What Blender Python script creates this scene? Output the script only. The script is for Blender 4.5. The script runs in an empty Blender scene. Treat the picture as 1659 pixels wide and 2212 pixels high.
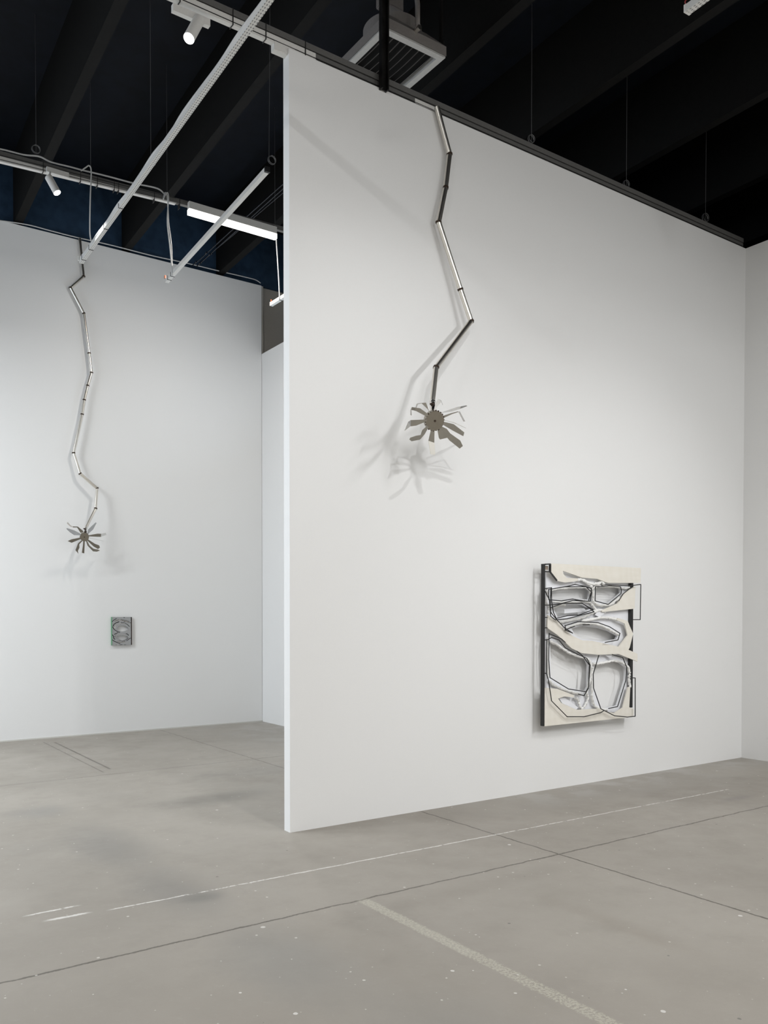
import bpy, bmesh, math, random
from mathutils import Vector, Matrix
random.seed(7)
S = bpy.context.scene
C = S.collection

# ------------------------------------------------------------------ camera
EYE = 1.65
YAW, PITCH, FPX, CY, CX = 0.59224, 0.01872, 1791.6, 1365.99, 760.03
Fv = Vector((math.sin(YAW)*math.cos(PITCH), math.cos(YAW)*math.cos(PITCH), -math.sin(PITCH)))
Rv = Vector((math.cos(YAW), -math.sin(YAW), 0)); Uv = Rv.cross(Fv)
cam_d = bpy.data.cameras.new('camera'); cam = bpy.data.objects.new('camera', cam_d); C.objects.link(cam)
cam_d.sensor_fit = 'HORIZONTAL'; cam_d.sensor_width = 36.0; cam_d.lens = FPX*36/1659
cam_d.shift_x = (829.5-CX)/1659; cam_d.shift_y = (CY-1106)/1659
m3 = Matrix((Rv, Uv, -Fv)).transposed()
cam.matrix_world = Matrix.Translation((0, 0, EYE)) @ m3.to_4x4()
S.camera = cam

# ------------------------------------------------------------------ exposure, world
S.view_settings.view_transform = 'Standard'; S.view_settings.look = 'None'
S.view_settings.gamma = 1; S.view_settings.use_curve_mapping = False
S.view_settings.exposure = 0.0
w = bpy.data.worlds.new('world'); S.world = w; w.use_nodes = True
w.node_tree.nodes['Background'].inputs[0].default_value = (0.6, 0.75, 1, 1)
w.node_tree.nodes['Background'].inputs[1].default_value = 0.0

# ------------------------------------------------------------------ lights of the room
LAMP_ROW = 60       # watts of each linear lamp in the front gallery
LAMP_BACK = 235       # same lamps over the back gallery
WINDOW_W = 200       # cool daylight through the window in the left wall
SPOT_W = 270
FILL_UPLIGHT_W = 12  # watts of the added fill light behind the partition
def area(name, loc, target, sx, sy, power, col, spread=180):
    d = bpy.data.lights.new(name, 'AREA'); d.shape = 'RECTANGLE'; d.size = sx; d.size_y = sy
    d.energy = power; d.color = col; d.spread = math.radians(spread)
    o = bpy.data.objects.new(name, d); C.objects.link(o); o.location = loc
    o.rotation_euler = (Vector(target)-Vector(loc)).to_track_quat('-Z', 'X').to_euler()
    return o
def spot(name, loc, target, power, col, deg, blend, rad=.03):
    d = bpy.data.lights.new(name, 'SPOT'); d.energy = power; d.color = col
    d.spot_size = math.radians(deg); d.spot_blend = blend; d.shadow_soft_size = rad
    o = bpy.data.objects.new(name, d); C.objects.link(o); o.location = loc
    o.rotation_euler = (Vector(target)-Vector(loc)).to_track_quat('-Z', 'Y').to_euler()
    return o
WARM = (1, .955, .905); NEUT = (.985, .99, 1); COOL = (.72, .84, 1)

# ------------------------------------------------------------------ measured planes
YP, YF = 5.498, 11.616           # front face of the partition, face of the far wall
XE, XR, XC = 3.13, 9.203, 6.118  # end of the partition, right wall, corner of the far room
HP, HF, HR = 5.92, 6.82, 5.76    # heights of partition, far wall, return wall
DECK = 7.75; XL = -4.2; YB = -6.5
def ray(px, py):
    return (Fv + Rv*((px-CX)/FPX) + Uv*((CY-py)/FPX))
def aty(px, py, y): d = ray(px, py); return Vector((0, 0, EYE)) + d*(y/d.y)
def atx(px, py, x): d = ray(px, py); return Vector((0, 0, EYE)) + d*(x/d.x)
def atz(px, py, z): d = ray(px, py); return Vector((0, 0, EYE)) + d*((z-EYE)/d.z)
def atp(px, py, p, n):
    d = ray(px, py); o = Vector((0, 0, EYE)); return o + d*((Vector(p)-o).dot(n)/d.dot(n))

# ------------------------------------------------------------------ materials
class NT:
    def __init__(s, name):
        s.m = bpy.data.materials.new(name); s.m.use_nodes = True; s.t = s.m.node_tree
        s.b = s.t.nodes['Principled BSDF']
    def n(s, typ, **k):
        x = s.t.nodes.new(typ)
        for a, v in k.items(): setattr(x, a, v)
        return x
    def L(s, a, b): s.t.links.new(a, b)
    def val(s, inp, v):
        if hasattr(v, 'is_output') or isinstance(v, bpy.types.NodeSocket): s.L(v, inp)
        else: inp.default_value = v
    def math(s, op, a, b=0.0, c=0.0, clamp=False):
        x = s.n('ShaderNodeMath', operation=op, use_clamp=clamp)
        s.val(x.inputs[0], a); s.val(x.inputs[1], b); s.val(x.inputs[2], c); return x.outputs[0]
    def mix(s, f, a, b, mode='MIX'):
        x = s.n('ShaderNodeMix', data_type='RGBA', blend_type=mode)
        s.val(x.inputs[0], f); s.val(x.inputs[6], a); s.val(x.inputs[7], b); return x.outputs[2]
    def noise(s, vec, scale, detail=3, rough=.5):
        x = s.n('ShaderNodeTexNoise'); s.L(vec, x.inputs['Vector'])
        x.inputs['Scale'].default_value = scale; x.inputs['Detail'].default_value = detail
        x.inputs['Roughness'].default_value = rough; return x.outputs['Fac']
    def ramp(s, v, lo, hi, a=0.0, b=1.0):
        x = s.n('ShaderNodeMapRange', interpolation_type='SMOOTHSTEP'); s.val(x.inputs[0], v)
        for i, q in enumerate((lo, hi, a, b)): x.inputs[i+1].default_value = q
        return x.outputs[0]
    def bump(s, h, strength, dist=.01):
        x = s.n('ShaderNodeBump'); s.L(h, x.inputs['Height']); x.inputs['Strength'].default_value = strength
        x.inputs['Distance'].default_value = dist; s.L(x.outputs[0], s.b.inputs['Normal'])
def mat(name, col, rough=.5, metal=0.0, bump=0.0, bscale=60, var=0.0, spec=.5):
    k = NT(name); b = k.b; c4 = (*col, 1)
    b.inputs['Roughness'].default_value = rough; b.inputs['Metallic'].default_value = metal
    b.inputs['Specular IOR Level'].default_value = spec
    co = k.n('ShaderNodeTexCoord').outputs['Object']; nz = k.noise(co, bscale, 3)
    f = k.ramp(nz, .3, .7)
    k.L(k.mix(f, tuple(v*(1-var) for v in col)+(1,), tuple(min(1, v*(1+var)) for v in col)+(1,)), b.inputs['Base Color'])
    if bump: k.bump(nz, bump)
    return k.m
def emit(name, col, st):
    k = NT(name); k.b.inputs['Base Color'].default_value = (*col, 1)
    k.b.inputs['Emission Color'].default_value = (*col, 1); k.b.inputs['Emission Strength'].default_value = st
    return k.m

def floor_mat():
    k = NT('concrete'); b = k.b
    P = k.n('ShaderNodeNewGeometry').outputs['Position']
    sp = k.n('ShaderNodeSeparateXYZ'); k.L(P, sp.inputs[0]); X, Y = sp.outputs[0], sp.outputs[1]
    n1 = k.noise(P, .55, 4, .55); n2 = k.noise(P, 2.6, 6, .6); n3 = k.noise(P, 22, 4, .65); n4 = k.noise(P, 160, 2)
    col = k.mix(k.ramp(n1, .35, .68), (.278, .252, .216, 1), (.328, .300, .260, 1))
    col = k.mix(k.math('MULTIPLY', k.ramp(n2, .5, .75), .30), col, (.25, .232, .20, 1))
    col = k.mix(k.math('MULTIPLY', k.ramp(n3, .55, .8), .22), col, (.38, .36, .325, 1))
    col = k.mix(k.math('MULTIPLY', k.ramp(n4, .45, .75), .18), col, (.25, .235, .21, 1))
    wob = k.math('MULTIPLY', k.math('SUBTRACT', k.noise(P, 9, 3), .5), 1.0)
    fine = k.math('MULTIPLY', k.math('SUBTRACT', k.noise(P, 60, 3), .5), 1.0)
    def band(v, c, hw, amp=.03, soft=.5):
        d = k.math('ABSOLUTE', k.math('SUBTRACT', k.math('ADD', v, k.math('MULTIPLY', wob, amp)), c))
        return k.ramp(k.math('ADD', d, k.math('MULTIPLY', fine, hw*1.2)), hw*soft, hw*1.3, 1, 0)
    def rng(v, lo, hi, s=.04): return k.math('MULTIPLY', k.ramp(v, lo-s, lo+s), k.ramp(v, hi-s, hi+s, 1, 0))
    def put(col, f, c, amt): return k.mix(k.math('MULTIPLY', f, amt, clamp=True), col, (*c, 1))
    # soft old stains: centre x, y, radii, strength
    for (x, y, rx, ry, a, c) in ((3.15, 6.93, .62, .28, .34, (.20, .185, .16)), (1.70, 7.25, .30, .30, .32, (.235, .220, .198)),
            (1.86, 5.9, .30, .75, .40, (.225, .210, .188)), (1.88, 4.75, .28, .55, .34, (.225, .210, .188)),
            (1.96, 4.52, .16, .10, .45, (.19, .18, .16)), (1.95, 3.4, .35, .7, .26, (.24, .23, .21)), (2.1, 2.2, .4, .7, .22, (.24, .23, .21)),
            (4.1, 7.9, .8, .35, .16, (.24, .225, .20)), (1.45, 6.15, .35, .22, .20, (.25, .23, .20)), (7.1, 4.27, .28, .07, .35, (.22, .20, .18)),
            (3.4, 3.75, 1.0, .12, .25, (.26, .235, .20)), (3.65, 2.9, .10, .6, .20, (.27, .24, .20))):
        dx = k.math('DIVIDE', k.math('SUBTRACT', k.math('ADD', X, k.math('MULTIPLY', k.math('SUBTRACT', n2, .5), rx*1.2)), x), rx)
        dy = k.math('DIVIDE', k.math('SUBTRACT', k.math('ADD', Y, k.math('MULTIPLY', k.math('SUBTRACT', n1, .5), ry)), y), ry)
        d = k.math('SQRT', k.math('ADD', k.math('MULTIPLY', dx, dx), k.math('MULTIPLY', dy, dy)))
        col = put(col, k.ramp(d, .15, 1.25, 1, 0), c, min(.8, a*2.3))
    # pale dusty band by the foot of the partition
    col = put(col, k.math('MULTIPLY', k.math('MULTIPLY', k.ramp(Y, 4.7, 5.4), k.ramp(n2, .42, .62)), k.ramp(X, 4.2, 6)), (.50, .49, .47), .45)
    # saw cuts and cracks
    dark = (.085, .075, .06)
    col = put(col, band(Y, 3.957, .0085, .03), dark, .85)
    col = put(col, k.math('MULTIPLY', band(X, 4.397, .0085, .03), k.ramp(Y, 5.45, 5.52, 1, 0)), dark, .9)
    col = put(col, k.math('MULTIPLY', band(X, 4.42, .009, .03), k.ramp(Y, 5.6, 5.7)), dark, .6)
    col = put(col, band(Y, 8.60, .010, .03), dark, .55)
    col = put(col, k.math('MULTIPLY', band(X, 2.71, .010, .01), rng(Y, 8.75, 11.3)), dark, .55)
    col = put(col, k.math('MULTIPLY', band(X, 2.83, .014, .01), rng(Y, 8.9, 11.2)), dark, .7)
    # painted lines
    white = (.66, .64, .60)
    holes = k.ramp(n3, .36, .5)
    col = put(col, k.math('MULTIPLY', k.math('MULTIPLY', band(k.math('ADD', Y, k.math('MULTIPLY', X, .010)), 4.625, .0075, .02), rng(X, 1.47, 7.4)), holes), white, .95)
    col = put(col, k.math('MULTIPLY', k.math('MULTIPLY', band(Y, 4.78, .010, .03), rng(X, 1.05, 1.32)), holes), white, .9)
    col = put(col, k.math('MULTIPLY', band(k.math('ADD', Y, k.math('MULTIPLY', X, .02)), 4.66, .014, .03), rng(X, 1.13, 1.34)), white, .9)
    col = put(col, k.math('MULTIPLY', k.math('MULTIPLY', band(X, 2.735, .034, .006, .85), rng(Y, 1.6, 3.95)), k.ramp(k.noise(P, 75, 4, .7), .42, .56)), (.50, .475, .385), .6)
    col = put(col, k.math('MULTIPLY', k.math('MULTIPLY', band(X, 2.735, .034, .006, .85), rng(Y, 3.0, 3.95)), .6), (.46, .44, .37), .35)
    # paint spatter
    for sc, thr, keep, c, a in ((2.3, .013, .70, (.66, .64, .60), .8), (6.5, .008, .80, (.64, .62, .57), .7), (3.1, .009, .80, (.10, .10, .09), .7), (12, .0045, .85, (.60, .58, .54), .6)):
        v = k.n('ShaderNodeTexVoronoi'); k.L(P, v.inputs['Vector']); v.inputs['Scale'].default_value = sc
        v.voronoi_dimensions = '2D'
        s2 = k.n('ShaderNodeSeparateColor'); k.L(v.outputs['Color'], s2.inputs[0])
        r = k.math('ADD', k.math('DIVIDE', v.outputs['Distance'], sc), k.math('MULTIPLY', fine, .008))
        rad = k.math('MULTIPLY', s2.outputs[1], thr)
        f = k.math('MULTIPLY', k.math('LESS_THAN', r, rad), k.math('GREATER_THAN', s2.outputs[0], keep))
        col = put(col, f, c, a)
    k.L(col, b.inputs['Base Color'])
    k.L(k.ramp(n2, .3, .8, .42, .62), b.inputs['Roughness'])
    k.bump(n3, .12, .004)
    return k.m

M = dict(
    floor=floor_mat(),
    wall=mat('wall_paint', (.80, .80, .79), .75, bump=.02, bscale=140, var=.006, spec=.25),
    wall_grey=mat('bare_wallboard', (.46, .45, .42), .8, bump=.02, var=.02, spec=.2),
    wall_edge=mat('corner_trim_paint', (.60, .59, .55), .7, var=.01),
    ceil=mat('ceiling_paint', (.0032, .0052, .0100), .75, bump=.08, bscale=6, var=.22, spec=.25),
    blue_glow=mat('upper_wall_blue_glow', (.028, .056, .100), .8, bump=.05, bscale=8, var=.15, spec=.15),  # ceiling colour lightened to blue: the cool glow up there is painted in
    beam=mat('beam_paint', (.0048, .0046, .0043), .8, bump=.05, bscale=30, var=.15, spec=.2),
    white=mat('white_metal', (.70, .69, .66), .45, var=.02),
    strut=mat('grey_strut', (.14, .138, .132), .5, metal=.2, var=.05),
    black=mat('black_metal', (.010, .010, .010), .4, bump=.02, var=.1),
    tie=mat('black_tie', (.012, .012, .012), .5),
    post=mat('blackened_steel', (.022, .021, .020), .38, metal=.6, bump=.05, bscale=14, var=.4),
    wire=mat('steel_wire', (.16, .16, .16), .45, metal=.5),
    cable=mat('pale_cable', (.55, .55, .54), .5),
    copper=mat('copper_connector', (.55, .17, .08), .4),
    steel=mat('polished_steel', (.76, .73, .67), .28, metal=1.0, bump=.015, bscale=9, var=.03),
    steel_d=mat('satin_steel', (.33, .305, .26), .30, metal=1.0, bump=.01, bscale=20, var=.03),
    steel_l=mat('bright_steel', (.80, .78, .75), .16, metal=1.0, var=.02),
    weld=mat('burnt_weld', (.055, .035, .024), .5, metal=.6, bump=.5, bscale=300, var=.6),
    mirror=mat('mirror_steel', (.42, .42, .42), .22, metal=1.0, var=.03),
    green=mat('green_edge', (.12, .30, .17), .4, var=.05),
    plaster=mat('plaster', (.86, .855, .83), .7, bump=.6, bscale=45, var=.02),
    board=mat('white_board', (.80, .81, .84), .7, var=.01),
    heater=mat('heater_casing', (.20, .185, .175), .55, var=.04),
    heater_f=mat('heater_frame', (.46, .455, .44), .5, var=.04),
    louver=mat('heater_louver', (.20, .185, .175), .5, var=.05),
    void=mat('heater_inside', (.006, .006, .006), .8),
    glow_s=emit('spot_lens', (.93, .98, 1), 14),
    glow_l=emit('lamp_diffuser', (1, .965, .90), 5),
)
def wood():
    k = NT('birch_plywood'); co = k.n('ShaderNodeTexCoord').outputs['Object']
    mp = k.n('ShaderNodeMapping'); k.L(co, mp.inputs[0]); mp.inputs['Scale'].default_value = (1, 1, 8)
    nz = k.noise(mp.outputs[0], 3, 4, .55)
    w_ = k.n('ShaderNodeTexWave', wave_type='RINGS', rings_direction='Y'); k.L(co, w_.inputs['Vector'])
    w_.inputs['Scale'].default_value = 3.5; w_.inputs['Distortion'].default_value = 7; w_.inputs['Detail'].default_value = 2
    c = k.mix(k.ramp(nz, .3, .7), (.775, .74, .66, 1), (.805, .775, .70, 1))
    c = k.mix(k.math('MULTIPLY', w_.outputs['Fac'], .18), c, (.70, .655, .56, 1))
    k.L(c, k.b.inputs['Base Color']); k.b.inputs['Roughness'].default_value = .6
    return k.m
M['ply'] = wood()
def perforated():
    k = NT('perforated_strut'); P = k.n('ShaderNodeNewGeometry').outputs['Position']
    sp = k.n('ShaderNodeSeparateXYZ'); k.L(P, sp.inputs[0])
    def cyc(v, per, hw):
        f = k.math('FRACT', k.math('DIVIDE', v, per)); return k.math('LESS_THAN', k.math('ABSOLUTE', k.math('SUBTRACT', f, .5)), hw)
    f = k.math('MULTIPLY', cyc(sp.outputs[1], .030, .24), cyc(k.math('ADD', sp.outputs[0], k.math('MULTIPLY', sp.outputs[1], -.026)), .018, .22))
    g = k.n('ShaderNodeNewGeometry').outputs['Normal']; s2 = k.n('ShaderNodeSeparateXYZ'); k.L(g, s2.inputs[0])
    f = k.math('MULTIPLY', f, k.math('LESS_THAN', s2.outputs[2], -.8))
    k.L(k.mix(f, (.66, .655, .63, 1), (.18, .18, .18, 1)), k.b.inputs['Base Color']); k.b.inputs['Roughness'].default_value = .45
    return k.m
M['perf'] = perforated()

# ------------------------------------------------------------------ mesh helpers
def link(name, bm, m, parent=None, smooth=False, base=None):
    me = bpy.data.meshes.new(name)
    if base is not None: bmesh.ops.translate(bm, verts=bm.verts, vec=-Vector(base))
    bmesh.ops.recalc_face_normals(bm, faces=bm.faces)
    bm.to_mesh(me); bm.free()
    if smooth:
        for p in me.polygons: p.use_smooth = True
    o = bpy.data.objects.new(name, me); C.objects.link(o); me.materials.append(m)
    if base is not None: o.location = base
    if parent is not None:
        o.parent = parent; o.matrix_parent_inverse = Matrix.Translation(-Vector(parent.location))
    return o
def thing(name, label, cat, loc, group=None):
    o = bpy.data.objects.new(name, None); C.objects.link(o); o.location = loc; o.empty_display_size = .1
    return tag(o, label, cat, group)
def tag(o, label, cat, group=None):
    o['label'] = label; o['category'] = cat
    if group: o['group'] = group
    return o
def struct(o): o['kind'] = 'structure'; return o
def adopt(o, parent):
    o.parent = parent; o.matrix_parent_inverse = Matrix.Translation(-Vector(parent.location))
def box(bm, a, b, bev=0):
    a, b = Vector(a), Vector(b); c = (a+b)/2; s = b-a
    r = bmesh.ops.create_cube(bm, size=1, matrix=Matrix.Translation(c) @ Matrix.Diagonal((abs(s.x), abs(s.y), abs(s.z), 1)))
    if bev:
        es = list({e for v in r['verts'] for e in v.link_edges})
        bmesh.ops.bevel(bm, geom=es, offset=bev, segments=2, affect='EDGES')
def beam(bm, a, b, w_, h_, up=(0, 0, 1)):
    """rectangular bar from a to b, w across, h along up"""
    a, b = Vector(a), Vector(b); d = (b-a); L = d.length; d.normalize()
    s = d.cross(Vector(up)).normalized(); u = s.cross(d).normalized()
    mt = Matrix((s, d, u)).transposed().to_4x4(); mt.translation = (a+b)/2
    bmesh.ops.create_cube(bm, size=1, matrix=mt @ Matrix.Diagonal((w_, L, h_, 1)))
def cyl(bm, a, b, r, r2=None, n=20, caps=True):
    a, b = Vector(a), Vector(b); d = b-a
    q = d.to_track_quat('Z', 'Y').to_matrix().to_4x4(); q.translation = (a+b)/2
    bmesh.ops.create_cone(bm, cap_ends=caps, segments=n, radius1=r, radius2=r if r2 is None else r2, depth=d.length, matrix=q)
def tube(bm, pts, r, n=8, rf=None):
    pts = [Vector(p) for p in pts]; rings = []; prev = None
    for i, p in enumerate(pts):
        t = (pts[min(i+1, len(pts)-1)]-pts[max(i-1, 0)]).normalized()
        if prev is None: prev = t.orthogonal().normalized()
        s = (prev - t*prev.dot(t)).normalized(); prev = s; u = t.cross(s)
        rr = rf(i) if rf else r
        rings.append([bm.verts.new(p + (s*math.cos(2*math.pi*k/n)+u*math.sin(2*math.pi*k/n))*rr) for k in range(n)])
    for A, B in zip(rings, rings[1:]):
        for k in range(n): bm.faces.new((A[k], A[(k+1) % n], B[(k+1) % n], B[k]))
    bm.faces.new(rings[0][::-1]); bm.faces.new(rings[-1])
def smoothline(pts, n=6):
    pts = [Vector(p) for p in pts]; out = []
    for i in range(len(pts)-1):
        p0 = pts[max(i-1, 0)]; p1 = pts[i]; p2 = pts[i+1]; p3 = pts[min(i+2, len(pts)-1)]
        for k in range(n):
            t = k/n
            out.append(.5*((2*p1)+(p2-p0)*t+(2*p0-5*p1+4*p2-p3)*t*t+(3*p1-p0-3*p2+p3)*t**3))
    out.append(pts[-1]); return out
def BM(): return bmesh.new()
def plate(name, loops, thick, m, parent, n=None, rim=None):
    """flat plate from closed loops of coplanar 3-D points (first outer, rest holes), thickened along n"""
    n = Vector(n if n else (0, 1, 0)).normalized()
    bm = BM(); edges = []
    for lp in loops:
        vs = [bm.verts.new(p) for p in lp]
        edges += [bm.edges.new((vs[i], vs[(i+1) % len(vs)])) for i in range(len(vs))]
    bmesh.ops.triangle_fill(bm, edges=edges, use_beauty=True, use_dissolve=False, normal=n)
    g = bmesh.ops.extrude_face_region(bm, geom=list(bm.faces))
    bmesh.ops.translate(bm, verts=[v for v in g['geom'] if isinstance(v, bmesh.types.BMVert)], vec=n*thick)
    return link(name, bm, m, parent)

# ------------------------------------------------------------------ the setting
def sbox(name, a, b, m, **k):
    bm = BM(); box(bm, a, b); return struct(link(name, bm, m, **k))
sbox('floor', (XL-.2, YB-.2, -.12), (XR+.2, YF+.4, 0), M['floor'])
sbox('wall_partition', (XE, YP, 0), (XR, YP+.088, HP), M['wall'])
sbox('wall_far', (XL, YF, 0), (XC-.005, YF+.13, HF), M['wall'])
sbox('wall_far_back', (XL, YF+.14, 0), (XR, YF+.3, HF+.03), M['wall_grey'])
sbox('wall_far_upper', (XL, YF+.10, HF+.03), (XR+6, YF+.25, DECK), M['blue_glow'])
sbox('wall_return', (XC, YP+.09, 0), (XC+.12, YF+.135, HR), M['wall'])
sbox('trim_1', (XC-.004, YF+.06, HR-.03), (XC+.058, YF+.138, HF+.02), M['wall_edge'])
sbox('wall_right', (XR, YB, 0), (XR+.15, YP+.09, HP), M['wall'])
sbox('wall_rear', (XL, YB-.15, 0), (XR, YB, HF), M['wall'])
# left wall with a window opening
wl = BM()
WY0, WY1, WZ0, WZ1 = 6.3, 11.0, .9, 6.2
box(wl, (XL-.2, YB, 0), (XL, WY0, HF)); box(wl, (XL-.2, WY1, 0), (XL, YF, HF))
box(wl, (XL-.2, WY0, 0), (XL, WY1, WZ0)); box(wl, (XL-.2, WY0, WZ1), (XL, WY1, HF))
struct(link('wall_left', wl, M['wall']))
wf = BM()
for y in (WY0, (WY0+WY1)/2, WY1): box(wf, (XL-.12, y-.03, WZ0), (XL-.06, y+.03, WZ1))
for z in (WZ0, 3.5, WZ1): box(wf, (XL-.12, WY0, z-.03), (XL-.06, WY1, z+.03))
win = struct(link('window_1', wf, M['white']))
wlt = area('window_daylight', (XL-.03, (WY0+WY1)/2, (WZ0+WZ1)/2), (XL+1, (WY0+WY1)/2, (WZ0+WZ1)/2), WZ1-WZ0, WY1-WY0, WINDOW_W, COOL)
ce = struct(link('ceiling', (lambda b: (box(b, (XL-.2, YB-.2, DECK), (XR+6, YF+.4, DECK+.1)), b)[1])(BM()), M['ceil']))
for i in range(-4, 9):
    bm = BM(); x = 2.52+1.46*i
    ya, yb = YB-.1, YF+.30
    if x > XR+5: continue
    beam(bm, (x+.036*(ya-YF), ya, (6.86+DECK)/2), (x+.036*(yb-YF), yb, (6.86+DECK)/2), .105, DECK-6.86)
    link('beam', bm, M['beam'], ce)

# foot of the far wall: dark gap strip
bm = BM(); box(bm, (XL, YF-.006, 0), (XC, YF, .018)); struct(link('baseboard_far', bm, M['wall_edge']))

# ------------------------------------------------------------------ lighting tracks on wires
def pick(a, b, t): return Vector(a)*(1-t)+Vector(b)*t
def track_light(name, label, adapter, head0, head1, r, y, lit=None, target=None, group=None):
    """adapter = two px points on the rail, head0 back px, head1 lens px"""
    a0 = aty(*adapter[0], y); a1 = aty(*adapter[1], y)
    t = thing(name, label, 'spotlight', a0, group)
    bm = BM(); beam(bm, a0, a1, .036, .05); link('adapter', bm, M['white'], t)
    h0 = aty(*head0, y-.02); h1 = aty(*head1, y-.07)
    d = (h1-h0).normalized()
    bm = BM(); cyl(bm, h0, h1, r, n=40); cyl(bm, h0-d*.006, h0, r*.9, r, n=40); link('lamp_head', bm, M['white'], t, smooth=False)
    bm = BM(); cyl(bm, h1, h1+d*.004, r*.9, n=40); link('lens', bm, M['glow_s'], t)
    piv = pick(h0, h1, .12); top = Vector((piv.x, y, max(a0.z, a1.z)))
    bm = BM(); tube(bm, [pick(a0, a1, .80) if name else a0, piv+Vector((0, 0, r*1.2)), piv], .011, 10); link('swivel_arm', bm, M['white'], t)
    if lit:
        s = spot('lamp_beam', h1+d*.02, target if target else h1+d, lit, NEUT, 62, .8); adopt(s, t)
    return t

Y1 = YP+.045   # track resting along the top of the partition
zt = HP+.045
t = thing('lighting_track', 'white lighting track with grey strut running along the top edge of the big partition wall', 'lighting track', (1.4, Y1, zt))
bm = BM(); box(bm, (1.4, Y1-.025, zt+.03), (XR-.01, Y1+.025, zt+.075)); link('strut', bm, M['strut'], t)
bm = BM(); box(bm, (1.4, Y1-.022, zt-.035), (XE+.25, Y1+.018, zt+.022)); link('track_rail', bm, M['white'], t)
bm = BM(); box(bm, (4.35, Y1-.024, zt-.033), (4.62, Y1-.0205, zt+.015)); link('joint_cover', bm, M['white'], t)
bm = BM(); box(bm, (XE+.25, Y1-.020, zt-.035), (XR-.01, Y1+.016, zt+.022)); link('shaded_rail', bm, M['strut'], t)  # grey instead of white: shade over the partition put into the rail's colour
bm = BM(); box(bm, (1.4, Y1-.024, zt-.020), (XR-.02, Y1-.0215, zt-.014)); link('slot', bm, M['black'], t)
bm = BM(); box(bm, (XE+.26, Y1-.026, zt-.036), (XR-.02, Y1-.018, zt-.026)); link('slot', bm, M['black'], t)
bm = BM(); box(bm, (1.4, Y1-.018, zt+.022), (XR-.02, Y1+.018, zt+.030)); link('gap', bm, M['black'], t)
for px, py in ((386, 15), (500, 50), (571, 78), (656, 100)):
    p = aty(px, py, Y1)
    bm = BM(); box(bm, (p.x-.003, Y1-.029, zt-.040), (p.x+.003, Y1+.028, zt+.078)); link('cable_tie', bm, M['tie'], t)
a = aty(594, 96, Y1); bm = BM(); box(bm, (a.x-.02, Y1-.028, zt-.085), (a.x+.16, Y1+.03, zt-.02), .004); link('power_feed', bm, M['white'], t)

sp1 = track_light('spotlight', 'white cylinder spotlight hanging above the end of the big partition wall', ((372, 17), (452, 52)), (430, 43), (408, 83), .039, Y1-.01, SPOT_W*.1)

Y2 = 8.85; 
A = aty(-60, 326, Y2); B = aty(640, 507, Y2); z2 = (aty(0, 345, Y2).z+aty(378, 437, Y2).z)/2+.02
t = thing('lighting_track', 'white lighting track under a grey strut, hung in front of the far wall', 'lighting track', (A.x, Y2, z2))
def lx(px, py, y=Y2): return aty(px, py, y)
s0 = lx(-60, 318); s1 = lx(614, 497)
bm = BM(); beam(bm, s0, s1, .05, .052); link('strut', bm, M['strut'], t)
r0 = lx(-60, 330); r1 = lx(378, 436)
bm = BM(); beam(bm, r0, r1, .045, .058); link('track_rail', bm, M['white'], t)
o_ = Vector((0, -.023, 0))
bm = BM(); beam(bm, r0+o_+Vector((0, 0, -.012)), r1+o_+Vector((0, 0, -.012)), .002, .006); link('slot', bm, M['black'], t)
bm = BM(); beam(bm, r0+o_+Vector((0, 0, .030)), r1+o_+Vector((0, 0, .030)), .004, .007); link('gap', bm, M['black'], t)
for px in (68, 141, 175, 210, 219, 296, 353):
    p = pick(s0, s1, (px+60)/674) - Vector((0, 0, .03))
    bm = BM(); box(bm, (p.x-.0025, Y2-.029, p.z-.048), (p.x+.0025, Y2+.03, p.z+.062)); link('cable_tie', bm, M['tie'], t)
bm = BM(); tube(bm, smoothline([lx(x, y, Y2-.01) for x, y in ((-50, 318), (0, 322), (50, 334), (85, 338), (110, 350), (150, 360), (180, 368), (230, 380), (290, 396), (340, 407), (362, 424), (400, 437), (470, 455), (560, 480), (600, 490))]), .009, 6); link('cable', bm, M['cable'], t, smooth=True)

sp2 = track_light('spotlight', 'small white cylinder spotlight on the track in front of the far wall', ((148, 380), (100, 366)), (105, 383), (123.5, 416.5), .038, Y2-.047, SPOT_W*.5)

# linear lamp
l0 = lx(407, 453, Y2-.056); l1 = lx(596, 508, Y2-.056)
t = thing('linear_lamp', 'glowing white linear lamp hanging in front of the far wall', 'lamp', l0)
bm = BM(); beam(bm, l0+Vector((0, 0, .045)), l1+Vector((0, 0, .045)), .055, .085); link('housing', bm, M['white'], t)
bm = BM(); beam(bm, l0+Vector((0, 0, -.022)), l1+Vector((0, 0, -.022)), .058, .055); link('diffuser', bm, M['glow_l'], t)
ll = area('lamp_light', pick(l0, l1, .5)+Vector((0, 0, -.056)), pick(l0, l1, .5)+Vector((0, .3, -1)), 0.45, .05, LAMP_BACK*.20, WARM); adopt(ll, t)

# strut bars running toward the far wall
ZB = 5.60
def bar(label, pts, mat_, extra=None, w_=.042, hh=.042):
    a = atz(*pts[0], ZB); b = atz(*pts[1], ZB)
    t = thing('hanging_bar', label, 'hanging bar', b, 'white bars hung below the ceiling')
    bm = BM(); beam(bm, a, b, w_, hh); link('rail', bm, mat_, t)
    d = (b-a).normalized()
    bm = BM(); beam(bm, b-d*.004, b+d*.012, w_*1.08, hh*1.08); link('end_cap', bm, M['white'], t)
    return t, a, b, d
t, a, b, d = bar('long white perforated bar crossing in front of both lighting tracks', ((760, -252), (176, 564)), M['perf'])
side = Vector((-.014, 0, .024))
bm = BM(); tube(bm, smoothline([pick(a, b, s)+side+Vector((.006*math.sin(s*41), 0, .007*math.sin(s*33+1))) for s in [i/16 for i in range(17)]], 4), .010, 8); link('cable', bm, M['cable'], t, smooth=True)
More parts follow.
